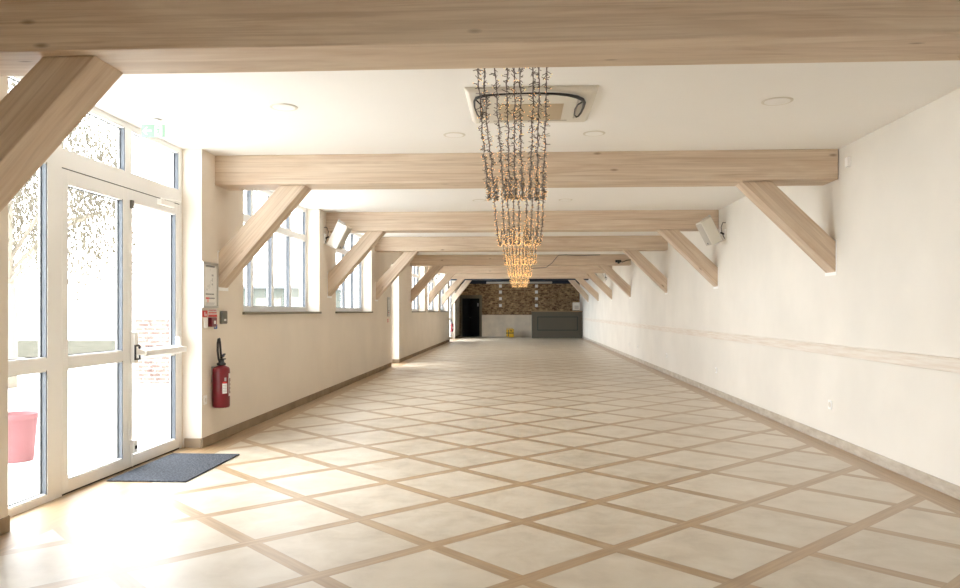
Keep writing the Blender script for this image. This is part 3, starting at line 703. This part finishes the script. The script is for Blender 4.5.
# ------------------------------------------------------------------ far end
bar = thing(empty('bar_counter', (1.85, 37.8, 0)), 'grey green panelled bar counter at the far right end of the hall', 'counter')
x0, x1 = 0.62 - 1.85, 3.11 - 1.85
MB().box(x0, x1, 0, 0.6, 0, 1.31, M['bar']).build('body', bar, bevel=0.004)
fp = MB(); a0, a1, c0, c1 = x0 + 0.27, x1 - 0.22, 0.38, 1.07
for q in ((x0, a0, 0, 1.31), (a1, x1, 0, 1.31), (a0, a1, 0, c0), (a0, a1, c1, 1.31)): fp.box(q[0], q[1], -0.035, -0.001, q[2], q[3], M['bar'])
fp.build('front_frame', bar, bevel=0.004)
gr = MB()
for q in ((a0, a0 + 0.035, c0, c1), (a1 - 0.035, a1, c0, c1), (a0, a1, c0, c0 + 0.035), (a0, a1, c1 - 0.035, c1)): gr.box(q[0], q[1], -0.03, -0.002, q[2], q[3], M['dark'])  # near-black bars put the shade of the panel groove into colour
gr.build('panel_groove_shade', bar)
MB().box(a0 + 0.036, a1 - 0.036, -0.025, -0.001, c0 + 0.036, c1 - 0.036, M['bar']).build('front_panel', bar, bevel=0.004)
MB().box(x0 - 0.03, x1 + 0.02, -0.07, 0.64, 1.311, 1.36, M['bartop']).build('countertop', bar, bevel=0.006)
mc = thing(empty('coffee_machine', (2.86, 38.05, 1.36)), 'white boxy machine standing on the right end of the bar counter', 'machine')
MB().box(-0.19, 0.15, -0.15, 0.2, 0.03, 0.42, M['whitem']).build('body', mc, bevel=0.02)
MB().box(-0.12, 0.10, -0.156, -0.15, 0.08, 0.26, M['grille']).build('front_recess', mc)
MB().box(-0.17, 0.13, -0.13, 0.18, 0.0, 0.03, M['black']).build('base', mc)
yc = thing(empty('cleaning_crate', (-0.49, 39.0, 0)), 'yellow box with black band on the floor against the far wall', 'crate')
b = MB().box(-0.19, -0.06, -0.13, 0.13, 0.03, 0.40, M['yellow']).box(-0.05, 0.20, -0.15, 0.15, 0.0, 0.42, M['yellow'])
b.build('body', yc, bevel=0.02)
MB().box(-0.20, 0.205, -0.155, 0.155, 0.19, 0.24, M['black']).box(-0.09, -0.045, -0.14, 0.1, 0.05, 0.38, M['black']).box(0.02, 0.10, -0.155, -0.149, 0.30, 0.36, M['black']).build('band', yc)
MB().tube([(-0.17, 0, 0.40), (-0.17, 0, 0.46), (0.15, 0, 0.46), (0.15, 0, 0.42)], 0.014, M['yellow']).build('handle', yc)
hp = thing(empty('screen_housing', (0, 0, 0)), 'long slim grey screen housing under the navy ceiling before the brick wall', 'housing')
MB().box(-1.58, 1.55, 36.0, 36.12, 2.66, 2.75, M['steel']).build('case', hp, bevel=0.01)
for xx in (-1.4, 1.4): MB().box(xx - 0.02, xx + 0.02, 36.03, 36.09, 2.75, ZC, M['ceil_dark']).build('hanger', hp)
COLN = ['left', 'right']; ROWN = ['topmost', 'second from top', 'third from top', 'lowest']
for ci, xx in enumerate((-1.0, 0.89)):
    for ri, zz in enumerate((2.66, 2.35, 2.0, 1.64)):
        o = MB().box(-0.075, 0.075, -0.035, 0, -0.08, 0.08, M['white']).build('wall_block', loc=(xx, YF, zz), bevel=0.006)
        thing(o, 'square white block on the brick wall, %s in the %s column' % (ROWN[ri], COLN[ci]), 'block', 'white blocks on the brick wall')

# ------------------------------------------------------------------ outdoors
struct(MB().box(-60, XO - 0.0, -30, 80, -0.12, -0.04, M['slab']).build('ground'))
lw = MB().prism([(-30, 18, -0.035), (-9.5, 23.0, -0.035), (-11, 34, -0.035), (-36, 34, -0.035)], (0, 0, 0.02), M['lawn'])
struct(lw.build('lawn'))
def tree(x, y, rad, zc, hgt, n, label, seed):
    rnd = random.Random(seed)
    e = thing(empty('tree', (x, y, -0.04)), label, 'tree')
    t = MB(); t.tube([(0, 0, 0), (0.06, 0, 1.2), (-0.05, 0.08, 2.4), (0.05, 0, zc)], lambda q: 0.2 - 0.12 * q, M['bark'], 10)
    for k in range(9):
        an = k * 0.7; t.tube([(0, 0, 1.8 + 0.2 * k), (rad * .4 * math.cos(an), rad * .4 * math.sin(an), 2.8 + 0.25 * k), (rad * .75 * math.cos(an), rad * .75 * math.sin(an), 3.1 + .2 * k)], 0.035, M['bark'], 6)
    t.build('trunk', e)
    f = MB(); i = f.mi(M['leaf'])
    for k in range(n):
        an = rnd.uniform(0, 2 * PI); rr = rad * math.sqrt(rnd.random()); z0 = zc + hgt * math.sqrt(max(0, 1 - (rr / rad) ** 2)) * rnd.uniform(0.2, 1)
        L = rnd.uniform(0.8, 2.6) if rr > rad * 0.5 else rnd.uniform(0.3, 1.2)
        m = int(L / 0.11); dx, dy = rnd.uniform(-.1, .1), rnd.uniform(-.1, .1)
        for j in range(m):
            if rnd.random() < 0.25: continue
            c = Vector((rr * math.cos(an) + dx * j * .1 + rnd.uniform(-.06, .06), rr * math.sin(an) + dy * j * .1 + rnd.uniform(-.06, .06), z0 - j * 0.11))
            a1 = rnd.uniform(0, PI); u = Vector((math.cos(a1), math.sin(a1), rnd.uniform(-.5, .5))) * 0.018; v = Vector((rnd.uniform(-.4, .4), rnd.uniform(-.4, .4), -1)).normalized() * 0.06
            fc_ = f.bm.faces.new([f.bm.verts.new(c - u), f.bm.verts.new(c + v), f.bm.verts.new(c + u), f.bm.verts.new(c - v)]); fc_.material_index = i
    f.build('foliage', e, fix=False)
tree(-9.3, 13.2, 2.1, 3.4, 3.4, 1300, 'weeping pale tree seen through the glazed entrance doors', 3)
tree(-15.0, 18.6, 2.6, 3.8, 3.2, 1200, 'second weeping tree farther left outside the side pane', 5)
pt = thing(empty('flower_pot', (-4.66, 6.78, -0.04)), 'red flower pot standing outside behind the left glass pane', 'pot')
MB().lathe([(0.13, 0), (0.135, 0.01), (0.165, 0.39), (0.18, 0.39), (0.18, 0.44), (0.162, 0.44), (0.158, 0.40)], (0, 0, 0), M['pot'], 32).build('pot_body', pt)
MB().lathe([(0.156, 0.37), (0.156, 0.405)], (0, 0, 0), M['soil'], 24).build('soil', pt)
gw = MB().box(-7.4, -5.6, 14.2, 14.45, -0.04, 1.2, M['brick_out'])
thing(gw.build('garden_wall'), 'low red brick garden wall seen through the right door leaf', 'wall')
hs_ = thing(empty('garden_house', (-13.0, 40, -0.04)), 'pale distant outbuilding seen through the first window', 'building')
MB().box(-2.5, 2.5, 0, 4, 0, 2.6, M['slab_g']).build('walls', hs_)
MB().box(-2.7, 2.7, -0.3, 4.3, 2.6, 2.75, M['ink']).build('roof', hs_)
MB().box(-1.2, 0.2, -0.03, 0, 0.9, 2.1, M['switch']).build('window', hs_)
MB().box(0.6, 1.5, -0.03, 0, 0.0, 2.1, M['inkg']).build('door', hs_)
